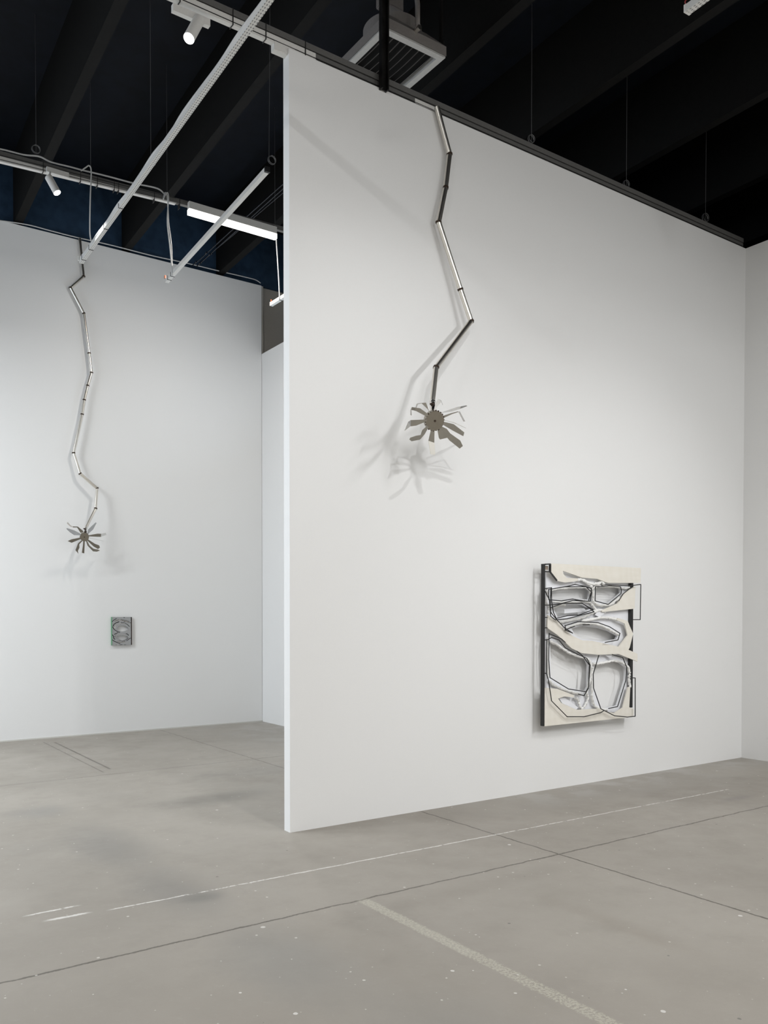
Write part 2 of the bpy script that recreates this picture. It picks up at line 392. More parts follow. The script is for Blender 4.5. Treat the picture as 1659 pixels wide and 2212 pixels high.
for s in (.74, .83, .93, .983):
    p = pick(a, b, s); bm = BM(); beam(bm, p-d*.003, p+d*.003, .05, .05); link('cable_tie', bm, M['tie'], t)
bm = BM(); box(bm, b+Vector((-.035, -.01, 0)), b+Vector((-.02, .02, .05)), .003); link('connector', bm, M['white'], t)
t, a, b, d = bar('shorter white bar ending in a wire coil, crossing in front of the glowing linear lamp', ((577, 367), (361, 606)), M['white'])
for s in (.93, .97):
    p = pick(a, b, s); bm = BM(); beam(bm, p-d*.003, p+d*.003, .05, .05); link('cable_tie', bm, M['tie'], t)
bm = BM(); beam(bm, a-d*.014, a+d*.01, .046, .046); link('bracket', bm, M['black'], t)
bm = BM(); box(bm, b+Vector((-.03, 0, .02)), b+Vector((-.012, .02, .06)), .003); link('connector', bm, M['copper'], t)
t, a, b, d = bar('white bar end poking out beside the upper left edge of the big partition wall', ((660, 612), (587, 657)), M['white'])
p = pick(a, b, .72); bm = BM(); beam(bm, p-d*.003, p+d*.003, .05, .05); link('cable_tie', bm, M['tie'], t)
bm = BM(); box(bm, b+Vector((-.02, -.02, .02)), b+Vector((-.006, -.006, .05)), .002); link('connector', bm, M['copper'], t)
t, a, b, d = bar('white bar end with red wire at the top right of the room', ((1560, -34), (1486, 20)), M['perf'], w_=.05, hh=.045)
bm = BM(); tube(bm, smoothline([b+Vector((-.01, -.0, .02)), b+Vector((-.03, 0, .04)), b+Vector((-.01, -.04, .06)), b+Vector((.01, -.1, .07))]), .004, 6); link('wire', bm, mat('red_wire', (.25, .02, .02), .5), t)

# cables dropping from the far track to the bars
def drop(label, px, n=2):
    pts = [atz(px[-1][0], px[-1][1], ZB+.03)]
    y = pts[0].y
    y = Y2-.05
    P3 = [aty(x, yy, y) for x, yy in px]
    bm = BM(); tube(bm, smoothline(P3), .0075, 6)
    if n == 2: tube(bm, smoothline([aty(x+4*math.sin(i*1.3), yy, y-.01) for i, (x, yy) in enumerate(px)]), .0065, 6)
    tag(link('drop_cable', bm, M['cable'], smooth=True, base=P3[-1]), label, 'cable', 'cables dropping from the far track')
drop('thin white cable looping from the far track down to the long perforated bar', [(175, 369), (185, 362), (193, 358), (197, 372), (195, 430), (194, 500), (198, 523)], 1)
drop('paired white cables dropping from the far track to the end of the shorter bar', [(353, 430), (357, 416), (362, 430), (364, 480), (370, 530), (372, 596)])
drop('straight white cable hanging in front of the right end of the glowing linear lamp', [(594, 488), (597, 520), (602, 600), (604, 648)], 1)

# thin suspension wires
def wirev(label, px, py, y=None, z=None, coil=None, dx=0.0, top=DECK):
    p = aty(px, py, y) if y is not None else atz(px, py, z)
    bm = BM(); cyl(bm, p, (p.x+dx, p.y, top), .0022, n=6)
    o = tag(link('suspension_wire', bm, M['wire'], base=p), label, 'wire', 'thin suspension wires')
    if coil:
        R, off = coil; bm = BM(); pts = []
        for i in range(50):
            a = i/49*2*math.pi*2.3
            pts.append(p+Vector((off+R*math.cos(a)*(1+.06*math.sin(a*.5)), R*.25*math.sin(a*.37), R+R*math.sin(a))))
        tube(bm, pts, .0030, 5); c = link('wire_coil', bm, M['wire'], smooth=True); adopt(c, o)
    return o
wirev('suspension wire with a coil at the near end of the shorter white bar', 581, 352, z=ZB+.05, coil=(.035, .03), dx=.02)
wirev('suspension wire with a small coil holding the long perforated bar', 326, 356, z=ZB+.03, coil=(.02, .02))
wirev('suspension wire with a round coil, leftmost above the far track', 78, 331, y=Y2, coil=(.040, 0))
wirev('faint suspension wire above the far track where the thin looping cable starts', 196, 368, y=Y2)
wirev('faint suspension wire above the far track where the paired cables start', 361, 416, y=Y2)
wirev('suspension wire above the right end of the glowing linear lamp', 594, 488, y=Y2)
wirev('suspension wire with a coil on top of the partition, nearest the heater', 1148, 308, y=Y1, coil=(.035, 0))
wirev('suspension wire with a round coil on top of the partition, in the middle', 1353, 406, y=Y1, coil=(.038, 0))
wirev('suspension wire with a round coil on top of the partition, nearest the right wall', 1524, 479, y=Y1, coil=(.045, 0))

wirev('suspension wire of the bar end beside the partition', 655, 612, z=ZB+.02)
# cable along the top of the far wall
pp = [(-40, 470), (0, 475), (60, 484), (110, 497), (165, 511), (240, 528), (330, 551), (400, 566), (470, 583), (530, 597), (552, 603), (563, 610)]
bm = BM(); tube(bm, smoothline([aty(x, y+1.5, YF-.012) for x, y in pp]), .008, 6)
tag(link('wall_cable', bm, M['cable'], smooth=True, base=aty(0, 475, YF)), 'thin grey cable running along the top edge of the far wall', 'cable')

# dark glossy conduits under the ceiling, right of the glowing lamp
gl = mat('glossy_conduit', (.010, .013, .02), .12)
for i, (pa, pb) in enumerate((((416, 573), (640, 372)), ((424, 576), (640, 382)), ((428, 572), (640, 392)))):
    a = aty(*pa, YF-.05); b = atz(pb[0], pb[1], a.z+.02)
    bm = BM(); tube(bm, smoothline([a, pick(a, b, .12)+Vector((.01, 0, .01*i)), pick(a, b, .5), b]), .008, 8)
    for s in (.04, .16): c = pick(a, b, s); cyl(bm, c-Vector((0, .02, 0)), c+Vector((0, .02, 0)), .015, n=10)
    tag(link('conduit', bm, gl, smooth=True, base=a), ('glossy black conduit under the ceiling behind the glowing lamp, uppermost of three',
        'glossy black conduit under the ceiling behind the glowing lamp, middle of three', 'glossy black conduit under the ceiling behind the glowing lamp, lowest of three')[i], 'conduit', 'conduits under the ceiling')

# steel post standing on the partition's top edge
a = aty(820, 187, YP-.01); b = aty(835, 187, YP-.01)
t = thing('steel_post', 'blackened steel post rising from the top of the partition in front of the heater', 'post', (a.x, YP, HP))
x0, x1, z0 = a.x, b.x, HP-.02
for (u, v) in ((x0, x0+.012), (x1-.012, x1)):
    bm = BM(); box(bm, (u, YP-.045, z0), (v, YP+.0-.001, DECK)); link('flange', bm, M['post'], t)
bm = BM(); box(bm, (x0+.011, YP-.022, z0), (x1-.011, YP-.012, DECK)); link('web', bm, M['post'], t)

# ------------------------------------------------------------------ unit heater
ZH = 6.46
c0 = atz(834, 58, ZH); c1 = atz(959, 128, ZH); c3 = atz(745, 138, ZH)
hx0, hx1, hy0, hy1 = c0.x-.01, c1.x, c0.y+.02, c3.y+.10
t = thing('unit_heater', 'square grey unit heater with louvres hung under the dark ceiling behind the steel post', 'heater', ((hx0+hx1)/2, (hy0+hy1)/2, ZH))
fw = .055
bm = BM()
for a, b in (((hx0, hy0, ZH), (hx1, hy0+fw, ZH+.07)), ((hx0, hy1-fw, ZH), (hx1, hy1, ZH+.07)), ((hx0, hy0+fw, ZH), (hx0+fw, hy1-fw, ZH+.07)), ((hx1-fw, hy0+fw, ZH), (hx1, hy1-fw, ZH+.07))): box(bm, a, b)
link('frame', bm, M['heater_f'], t)
bm = BM()
z1, z2_, z3 = ZH+.001, ZH+.095, ZH+.22; ix = .13
lo = [(hx0-.006, hy0-.006), (hx1+.006, hy0-.006), (hx1+.006, hy1+.006), (hx0-.006, hy1+.006)]
hi = [(hx0+ix, hy0+ix*.8), (hx1-ix, hy0+ix*.8), (hx1-ix, hy1-ix*.8), (hx0+ix, hy1-ix*.8)]
V = [[bm.verts.new((x, y, z)) for x, y in q] for q, z in ((lo, z1+.012), (lo, z2_), (hi, z3))]
for A_, B_ in zip(V, V[1:]):
    for k in range(4): bm.faces.new((A_[k], A_[(k+1) % 4], B_[(k+1) % 4], B_[k]))
bm.faces.new(V[-1]); link('casing', bm, M['heater'], t)
cx, cy = (hx0+hx1)/2, (hy0+hy1)/2
bm = BM(); cyl(bm, (cx, cy, z2_+.02), (cx, cy, z3+.06), .255, n=48); cyl(bm, (cx, cy, z3+.06), (cx, cy, z3+.10), .255, .2, n=48); link('fan_housing', bm, M['heater'], t)
bm = BM(); box(bm, (hx0+fw, hy0+fw, ZH+.06), (hx1-fw, hy1-fw, ZH+.068)); link('inner_grille', bm, M['void'], t)
nl = 8
for i in range(nl):
    x = hx0+fw+(hx1-hx0-2*fw)*(i+.5)/nl
    bm = BM(); n_ = 10; W_ = .036
    vs = [[bm.verts.new((x-W_/2+W_*u/3+.010*math.sin(v/n_*math.pi*1.0), hy0+fw+(hy1-hy0-2*fw)*v/n_, ZH+.008+.030*(u/3))) for u in range(4)] for v in range(n_+1)]
    for A_, B_ in zip(vs, vs[1:]):
        for k in range(3): bm.faces.new((A_[k], A_[k+1], B_[k+1], B_[k]))
    bmesh.ops.solidify(bm, geom=list(bm.faces), thickness=.002)
    link('louver', bm, M['louver'], t)
yk = [Vector((cx, hy0-.03, ZH+.09)), Vector((cx, hy0-.03, ZH+.22))]+[Vector((cx, cy-(cy-hy0+.03)*math.cos(a_*math.pi/14), ZH+.30+.26*math.sin(a_*math.pi/14))) for a_ in range(15)]+[Vector((cx, hy1+.03, ZH+.09))]
bm = BM(); tube(bm, yk, .021, 12); link('hanging_bracket', bm, M['heater'], t, smooth=True)
bm = BM(); cyl(bm, (cx, hy0-.06, ZH+.10), (cx, hy0-.005, ZH+.10), .020, n=16); link('bolt', bm, M['steel'], t)
bm = BM(); box(bm, (cx-.13, cy-.05, ZH+.46), (cx+.09, cy+.07, DECK), .01); link('mounting_plate', bm, M['louver'], t)
# pipe beside the heater
a = atz(953, 95, 6.62); bm = BM(); cyl(bm, a, (a.x, a.y, DECK), .016, n=12); cyl(bm, a-Vector((0, 0, .03)), a+Vector((0, 0, .02)), .026, n=12)
tag(link('sprinkler_pipe', bm, M['beam'], base=a), 'thin dark pipe with a brass fitting coming down beside the heater', 'pipe')

# ------------------------------------------------------------------ steel flowers on the walls
def stem(t, pts, r):
    for i in range(len(pts)-1):
        bm = BM(); cyl(bm, pts[i], pts[i+1], r, n=28, caps=False)
        link('stem_tube', bm, M['steel'], t, smooth=True)
    for i in range(1, len(pts)-1):
        d1 = (pts[i]-pts[i-1]).normalized(); d2 = (pts[i+1]-pts[i]).normalized(); d = (d1+d2).normalized()
        bm = BM(); cyl(bm, pts[i]-d*.008, pts[i]+d*.008, r*1.14, n=20)
        for v in bm.verts: v.co += Vector([random.uniform(-.0018, .0018) for _ in range(3)])
        link('weld', bm, M['weld'], t)
def petal(t, segs, n0, anchor, mats, th=.003):
    """segs: list of (polygon px, tilt) ; first through anchor, later ones hinged on their first two points"""
    par = None
    for i, (poly, n) in enumerate(segs):
        nn = Vector(n).normalized()
        if i == 0: pl = anchor
        else: pl = [p for p in prev_pts if True]; pl = min(prev_pts, key=lambda q: (q-atp(*poly[0], anchor, Vector(n0))).length)
        pts = [atp(x, y, pl, nn) for x, y in poly]
        o = plate('petal' if i == 0 else 'petal_tip', [pts], th, mats[i], par or t, n=nn)
        if i > 0: o.parent = par; o.matrix_parent_inverse = Matrix.Identity(4)
        else: par = o
        prev_pts = pts
def flower(label, stem_px, offs, yw, r, petals, hub_px, hub_r, hub_off, fpx, flip):
    base = aty(*stem_px[0], yw-offs[0])
    t = thing('steel_flower', label, 'wall sculpture', base, 'steel flowers on zigzag stems')
    pts = [aty(*q, yw-o) for q, o in zip(stem_px, offs)]
    stem(t, pts, r)
    nh = Vector((-.30, -1, -.42)).normalized(); n = Vector((.10, -1, -.42)).normalized()   # the blossom looks out and down
    hc = aty(*fpx(hub_px), yw-hub_off)
    for name, polys, tilts, ms in petals:
        segs = []
        for poly, tl in zip(polys, tilts):
            nn = (n + Vector(tl)).normalized(); segs.append(([fpx(q) for q in poly], nn))
        petal(t, segs, n, hc - n*.012, [M[x] for x in ms])
    n = nh
    bm = BM(); cyl(bm, hc-n*.05, hc, hub_r, n=40)
    hub = link('hub', bm, M['steel_d'], t)
    bm = BM()
    for i in range(22):
        a = i/22*2*math.pi; s = n.orthogonal().normalized(); u = n.cross(s)
        p = hc-n*.006+(s*math.cos(a)+u*math.sin(a))*hub_r
        bmesh.ops.create_icosphere(bm, subdivisions=1, radius=random.uniform(.005, .009)*hub_r/.08, matrix=Matrix.Translation(p))
    w1 = link('weld', bm, M['weld']); w1.parent = hub; w1.matrix_parent_inverse = Matrix.Identity(4)
    bm = BM(); cyl(bm, hc-n*.001, hc+n*.003, hub_r*.12, n=12); w2 = link('center_hole', bm, M['weld']); w2.parent = hub; w2.matrix_parent_inverse = Matrix.Identity(4)
    bm = BM(); cyl(bm, pts[-1], hc-n*.045, r*1.0, r*1.25, n=20); bmesh.ops.create_icosphere(bm, subdivisions=2, radius=r*1.25, matrix=Matrix.Translation(pts[-1])); link('neck', bm, M['steel_l'], t)
    for k in range(3):
        q = pick(pts[-1], hc-n*.05, .15+.35*k); bm = BM(); bmesh.ops.create_icosphere(bm, subdivisions=2, radius=r*(.9+.1*k), matrix=Matrix.Translation(q+Vector((.02*(k-1), -.02, 0))) @ Matrix.Diagonal((1, 1, .55, 1)))
        link('weld', bm, M['weld'], t)
    return t, hc
fA = lambda q: (860+q[0]/10.37, 850+q[1]/10.37)
PA = [
 ('a', [[(690, 400), (620, 205), (515, 212), (660, 350), (700, 425)], [(515, 212), (440, 222), (412, 230), (365, 385), (385, 392), (440, 245), (530, 225)]], [(0, 0, .05), (-.5, 0, .25)], ['steel_d', 'steel_l']),
 ('b', [[(640, 520), (385, 385), (370, 312), (490, 330), (655, 450)], [(385, 382), (298, 368), (305, 303), (372, 312)], [(298, 310), (275, 370), (273, 485), (305, 495), (298, 368)]], [(0, 0, 0), (.3, 0, -.2), (-.6, 0, .25)], ['steel_d', 'steel_d', 'steel_l']),
 ('c', [[(640, 580), (280, 595), (275, 735), (400, 718), (640, 620)], [(280, 595), (222, 638), (275, 735)], [(222, 638), (140, 835), (160, 830), (275, 735)]], [(0, 0, 0), (-.3, 0, .2), (-.5, 0, .3)], ['steel_d', 'mirror', 'steel_l']),
 ('d', [[(650, 720), (540, 820), (502, 930), (510, 1005), (590, 910), (675, 755)], [(502, 930), (400, 945), (270, 990), (250, 1030), (300, 1070), (480, 1035), (510, 1005)]], [(.2, 0, .25), (.2, 0, .3)], ['steel_d', 'steel_d']),
 ('e', [[(748, 750), (676, 1060), (805, 1105), (812, 750)], [(676, 1060), (722, 1360), (808, 1375), (830, 1355), (805, 1105)]], [(0, 0, 0), (0, 0, .30)], ['steel_d', 'steel']),
 ('f', [[(868, 750), (910, 990), (935, 1028), (1100, 990), (1150, 1052), (1375, 1232), (1445, 1175), (1385, 1050), (1160, 890), (1085, 790), (940, 720)]], [(0, 0, 0)], ['steel_d']),
 ('g', [[(1010, 630), (1240, 685), (1478, 870), (1455, 955), (1220, 830), (985, 690)]], [(0, 0, 0)], ['steel_d']),
 ('h', [[(1010, 588), (1230, 640), (1520, 770), (1515, 778), (1220, 658), (1010, 602)]], [(0, 0, .4)], ['steel_l']),
 ('i', [[(1020, 545), (1200, 462), (1350, 412), (1335, 400), (1180, 442), (1005, 500)], [(1345, 412), (1465, 630), (1500, 630), (1375, 398)]], [(0, 0, 0), (0, 0, .45)], ['steel_d', 'steel_l']),
 ('j', [[(965, 440), (1200, 405), (1375, 350), (1400, 290), (1330, 298), (1180, 350), (960, 425)], [(1375, 350), (1545, 285), (1520, 268), (1400, 290)]], [(0, 0, .4), (0, 0, .5)], ['steel_l', 'steel_l']),
 ('k', [[(835, 430), (870, 290), (975, 190), (895, 120), (830, 240), (790, 420)], [(895, 120), (960, 158), (995, 258), (970, 190)]], [(0, 0, .35), (.4, 0, .1)], ['steel_l', 'mirror']),
]
f1, hc1 = flower('large steel flower with bent petals hanging on a zigzag stem on the big partition wall',
    [(943.5, 231), (971, 333), (962.5, 405.5), (947.5, 480), (994.5, 625.3), (1017.5, 694), (942, 794), (934, 869)],
    [.035, .045, .05, .06, .09, .12, .22, .30], YP, .0222, PA, (825, 615), .077, .42, fA, 1)
fB = lambda q: (90+q[0]/7.135, 1100+q[1]/7.135)
PB = [
 ('a', [[(640, 350), (600, 365), (545, 280), (482, 280), (482, 264), (556, 266), (640, 335)], [(482, 280), (440, 268), (388, 218), (400, 195), (450, 250), (482, 264)]], [(0, 0, 0), (-.5, 0, .3)], ['steel_d', 'steel_l']),
 ('b', [[(600, 403), (500, 400), (430, 352), (380, 302), (390, 291), (500, 325), (600, 378)]], [(.2, 0, .3)], ['mirror']),
 ('c', [[(595, 436), (460, 463), (400, 490), (460, 516), (595, 462)]], [(0, 0, 0)], ['steel_d']),
 ('d', [[(612, 480), (560, 525), (520, 632), (565, 685), (558, 640), (582, 590), (578, 540), (630, 487)]], [(0, 0, 0)], ['steel_d']),
 ('e', [[(640, 480), (635, 560), (618, 670), (656, 680), (665, 480)]], [(0, 0, 0)], ['steel_d']),
 ('f', [[(678, 480), (705, 560), (790, 648), (850, 654), (898, 635), (870, 622), (800, 608), (740, 562), (700, 485)]], [(0, 0, .05)], ['steel_d']),
 ('g', [[(712, 462), (820, 532), (885, 556), (898, 590), (868, 612), (800, 575), (696, 478)]], [(0, 0, 0)], ['steel_d']),
 ('h', [[(715, 418), (910, 426), (916, 378), (860, 376), (715, 402)], [(910, 426), (1000, 397), (985, 364), (916, 378)]], [(0, 0, 0), (0, 0, .5)], ['steel_d', 'steel_l']),
 ('i', [[(735, 438), (960, 489), (962, 496), (735, 447)]], [(0, 0, .4)], ['steel_l']),
 ('j', [[(703, 380), (718, 310), (830, 203), (846, 212), (792, 312), (718, 380)]], [(.1, 0, .35)], ['mirror']),
]
f2, hc2 = flower('smaller steel flower with straight petals on a zigzag stem on the far wall',
    [(172, 515), (180.5, 597), (152.5, 622), (181, 677), (192.5, 763), (197.5, 805), (189.5, 833), (182, 864), (177.5, 895), (159, 978.5), (173, 1023), (209.5, 1055), (206.5, 1098.5), (185.5, 1140)],
    [.035, .04, .05, .055, .06, .07, .07, .075, .08, .09, .11, .14, .20, .27], YF, .0195, PB, (658, 430), .057, .34, fB, 1)

# ------------------------------------------------------------------ large relief on the partition
Za = lambda q: (1140+q[0]/5.925, 1190+q[1]/5.925)
Zb = lambda q: (1140+q[0]/5.925, 1390+q[1]/5.925)
base = aty(1275, 1565, YP-.01)
t = thing('relief_panel', 'large relief of pale plywood, white plaster and black wire on the partition wall', 'wall relief', base)
def pl(z, pts, off): return [aty(*z(q), YP-off) for q in pts]
OP = .118
plate('plywood_shape', [pl(Za, [(285, 160), (1450, 220), (1445, 410), (1035, 410), (1000, 400), (890, 358), (700, 343), (450, 255), (455, 292), (500, 345), (642, 352), (642, 385), (480, 405), (380, 385), (285, 265)], OP)], .012, M['ply'], t)
plate('plywood_shape', [pl(Za, [(1380, 460), (1368, 740), (955, 782), (945, 762), (1150, 672), (1222, 550), (1355, 465)], OP)], .012, M['ply'], t)
plate('plywood_shape', [pl(Za, [(255, 820), (400, 905), (460, 990), (580, 1090), (700, 1145), (820, 1150), (1165, 1225), (1280, 1080), (1242, 932), (1140, 885), (1155, 860), (1280, 895), (1305, 960), (1350, 1060), (1305, 1240), (1290, 1265), (1405, 1318), (1405, 1416), (1165, 1320), (900, 1330), (690, 1308), (560, 1245), (440, 1130), (380, 1075), (250, 985)], OP+.006)], .012, M['ply'], t)
plate('plywood_shape', [pl(Zb, [(213, 565), (380, 580), (600, 665), (590, 692), (470, 678), (390, 705), (430, 762), (630, 850), (930, 832), (1000, 870), (1110, 890), (1217, 822), (1285, 558), (1312, 562), (1300, 815), (1358, 842), (1352, 932), (1300, 945), (213, 1060)], OP)], .012, M['ply'], t)
# black steel frame
def rail(name, x0, x1, ya, yb, o0, o1):
    p = aty(*Za((x0, ya)), YP-o1); q = aty(*Za((x1, ya)), YP-o1); zb = aty(*Za((x0, yb)), YP-o1).z; zt_ = p.z
    bm = BM(); box(bm, (p.x, YP-o1, zb), (q.x, YP-o0, zt_)); return link(name, bm, M['black'], t)
fr = BM()
p = aty(*Za((206, 165)), YP-.12); q = aty(*Za((224, 165)), YP-.12); zb = aty(*Zb((205, 1058)), YP-.12).z
box(fr, (p.x, YP-.12, zb), (q.x, YP-.086, p.z)); link('frame_rail', fr, M['black'], t)
fr = BM(); p2 = aty(*Za((1322, 410)), YP-.105); q2 = aty(*Za((1352, 410)), YP-.105); z_b = aty(*Zb((1315, 822)), YP-.105).z
box(fr, (p2.x, YP-.105, z_b), (q2.x, YP-.075, p2.z)); link('frame_rail', fr, M['black'], t)
fr = BM(); box(fr, (p.x, YP-.105, zb+.01), (q2.x, YP-.085, zb+.035)); link('frame_rail', fr, M['black'], t)
a = aty(*Za((224, 172)), YP-.118); b = aty(*Za((285, 168)), YP-.118); c = aty(*Za((285, 268)), YP-.118)
fr = BM(); beam(fr, a, b, .02, .012); beam(fr, b, c, .012, .02, up=(0, 1, 0)); beam(fr, c, Vector((a.x, a.y, c.z)), .012, .010); beam(fr, c, aty(*Za((372, 380)), YP-.118), .012, .012, up=(0, 1, 0)); link('corner_bracket', fr, M['black'], t)
fr = BM(); box(fr, (a.x, YP-.10, c.z+.02), (b.x-.004, YP-.094, a.z-.012)); link('corner_block', fr, mat('brown_block', (.30, .24, .19), .6), t)
# cleats that hold the frame off the wall
for (x, z) in ((p.x+.25, p.z-.03), (p.x+.25, zb+.035), (q2.x-.12, p.z-.03), (q2.x-.12, zb+.035)):
    bm = BM(); box(bm, (x, YP-.108, z-.012), (x+.02, YP, z+.012)); link('cleat', bm, M['black'], t)
# white backing board with openings
ho = [
 pl(Za, [(305, 500), (500, 462), (740, 470), (800, 520), (780, 625), (575, 612), (430, 632), (310, 620)], .07),
 pl(Za, [(872, 466), (1045, 455), (1185, 470), (1190, 540), (1030, 670), (870, 632)], .07),
 pl(Za, [(330, 735), (440, 685), (690, 690), (800, 740), (660, 815), (510, 822), (380, 850)], .07),
 pl(Za, [(560, 990), (700, 960), (900, 985), (1040, 1030), (1150, 1090), (1130, 1130), (960, 1160), (830, 1140), (700, 1130), (600, 1075)], .07),
 pl(Zb, [(285, -10), (400, 30), (560, 140), (740, 195), (775, 280), (765, 560), (740, 605), (525, 572), (295, 430)], .07),
 pl(Zb, [(850, 260), (1090, 225), (1180, 250), (1255, 310), (1245, 470), (1145, 795), (1000, 830), (940, 820), (852, 570), (845, 395)], .07)]
outer = pl(Za, [(235, 275), (290, 272), (400, 300), (700, 300), (1000, 380), (1315, 395), (1318, 1300), (1300, 1700), (1290, 2060), (240, 2080)], .07)
plate('backing_board', [outer]+ho, .022, M['board'], t)
# plaster ridges
def ridge(z, pts, r=.016, off=.098):
    L = smoothline([aty(*z(q), YP-off) for q in pts], 9)
    L = [v+Vector((random.uniform(-.003, .003), random.uniform(-.004, .004), random.uniform(-.003, .003))) for v in L]
    rs = [r*random.uniform(.72, 1.22) for _ in L]; rs[0] *= .5; rs[-1] *= .5
    bm = BM(); tube(bm, L, r, 9, rf=lambda i: rs[i])
    for v in bm.verts: v.co += Vector((random.uniform(-.0035, .0035), random.uniform(-.0035, .0035), random.uniform(-.0035, .0035)))
    link('plaster_ridge', bm, M['plaster'], t, smooth=True)
ridge(Za, [(630, 375), (700, 368), (770, 420), (822, 480), (836, 560), (838, 640), (880, 685), (1000, 695), (1090, 660), (1180, 590)], .014)
ridge(Za, [(700, 380), (800, 420), (900, 420), (935, 400), (985, 440)], .014)
ridge(Za, [(835, 480), (900, 455), (1100, 455), (1230, 480), (1320, 470)], .012, .085)
ridge(Za, [(390, 915), (520, 890), (700, 850), (830, 790), (930, 760), (985, 790)], .015)
ridge(Za, [(690, 900), (850, 870), (980, 855), (1080, 865), (1150, 885)], .015)
ridge(Za, [(480, 990), (600, 945), (700, 925), (860, 935), (1000, 985), (1100, 1040), (1160, 1075)], .013)
ridge(Za, [(240, 480), (250, 560), (240, 660), (270, 720), (250, 800)], .010, .085)
ridge(Za, [(290, 500), (450, 480), (640, 470), (760, 480), (805, 560)], .010, .085)
ridge(Za, [(320, 650), (500, 655), (660, 645), (780, 655), (830, 700), (900, 780)], .012, .09)
ridge(Za, [(300, 730), (380, 700), (480, 685)], .013)
ridge(Zb, [(285, -30), (380, 20), (480, 90), (600, 150), (740, 190), (800, 240), (805, 330), (795, 450), (770, 560), (750, 640), (770, 700), (735, 790), (690, 830), (655, 780), (640, 720), (600, 690)], .012)
ridge(Zb, [(835, 265), (950, 250), (1080, 222), (1190, 240), (1270, 290), (1300, 370), (1298, 470), (1305, 560)], .013)
ridge(Zb, [(835, 300), (820, 420), (822, 560), (820, 700), (850, 790), (930, 835), (1020, 850)], .013)
ridge(Zb, [(265, 470), (330, 530), (430, 580), (560, 620), (680, 650)], .013, .09)
ridge(Zb, [(255, -80), (250, 100), (258, 300), (262, 450)], .009, .09)
# folded white scraps
plate('card_scrap', [pl(Za, [(900, 760), (980, 800), (920, 850), (860, 820)], .10)], .004, M['board'], t, n=(.2, 1, .2))
plate('card_scrap', [pl(Za, [(470, 745), (720, 735), (760, 770), (470, 800)], .085)], .004, M['board'], t, n=(0, 1, .3))
plate('card_scrap', [pl(Zb, [(400, 700), (470, 690), (650, 820), (620, 845), (440, 765)], .09)], .004, M['board'], t, n=(.1, 1, .3))
plate('card_scrap', [pl(Zb, [(980, 150), (1060, 190), (1080, 150)], .10)], .004, M['board'], t, n=(.1, 1, .3))
# black wire drawing
def wire(z, pts, off=.150, r=.0047, close=False):
    P3 = [aty(*z(q), YP-off) for q in pts]
    if close: P3.append(P3[0])
    bm = BM()
    for a_, b_ in zip(P3, P3[1:]): cyl(bm, a_, b_, r, n=6)
    for a_ in P3: bmesh.ops.create_icosphere(bm, subdivisions=1, radius=r, matrix=Matrix.Translation(a_))
    link('wire_outline', bm, M['tie'], t)
wire(Za, [(222, 482), (300, 473), (288, 620), (293, 835), (358, 885)])
wire(Za, [(265, 495), (270, 625), (430, 640), (575, 617), (715, 640), (797, 645), (820, 530), (742, 455), (602, 430), (500, 455)], close=True)
wire(Za, [(480, 460), (740, 458), (815, 480), (815, 520), (778, 640)], .135)
wire(Za, [(222, 515), (278, 630), (290, 780), (370, 880)], .145)
wire(Za, [(215, 695), (340, 690), (440, 672), (575, 635), (797, 645)], .140)
wire(Za, [(300, 725), (450, 672), (700, 672), (850, 780), (500, 870), (360, 882)], .150)
wire(Za, [(690, 668), (838, 752), (650, 822), (510, 828), (372, 862)], .138)
wire(Za, [(305, 470), (305, 650), (330, 790), (372, 880), (470, 985), (575, 1052), (490, 1018), (475, 958), (640, 907), (760, 912), (905, 920), (1045, 970), (1180, 1055), (1155, 1140), (990, 1172)])
wire(Za, [(475, 1012), (600, 965)], .14); wire(Za, [(708, 947), (790, 945)], .13, .0045)
wire(Za, [(865, 460), (1045, 446), (1188, 460), (1200, 508), (1195, 545), (1030, 685), (862, 640)], close=True)
wire(Za, [(985, 433), (1345, 448), (1220, 552), (1165, 640)], .138, .0042)
wire(Za, [(1345, 442), (1447, 430), (1440, 880), (1352, 880)], .150, .0045)
wire(Za, [(208, 852), (250, 852)], .13, .0045); wire(Za, [(208, 985), (250, 985)], .13, .0045)
wire(Za, [(222, 1140), (250, 1138), (305, 1110), (400, 1140), (480, 1240), (640, 1325), (757, 1375), (799, 1465), (775, 1760), (722, 1853), (648, 1833)])
wire(Za, [(273, 1060), (430, 1125), (480, 1170)], .135)
wire(Zb, [(273, -130), (268, 205), (285, 437), (520, 582), (745, 618), (778, 560), (792, 280), (700, 155), (630, 100)], .14)
wire(Zb, [(246, -50), (240, 385), (265, 470), (305, 735), (505, 938), (720, 938), (935, 885), (975, 860)], .155)
wire(Zb, [(212, 380), (240, 385)], .14)
wire(Zb, [(910, 150), (838, 390), (842, 570), (935, 835), (1110, 925), (1275, 942), (1375, 932), (1375, 440), (1340, 440)], .155)
wire(Zb, [(1080, 142), (1215, 180), (1268, 305), (1255, 470), (1150, 808), (1035, 832)])

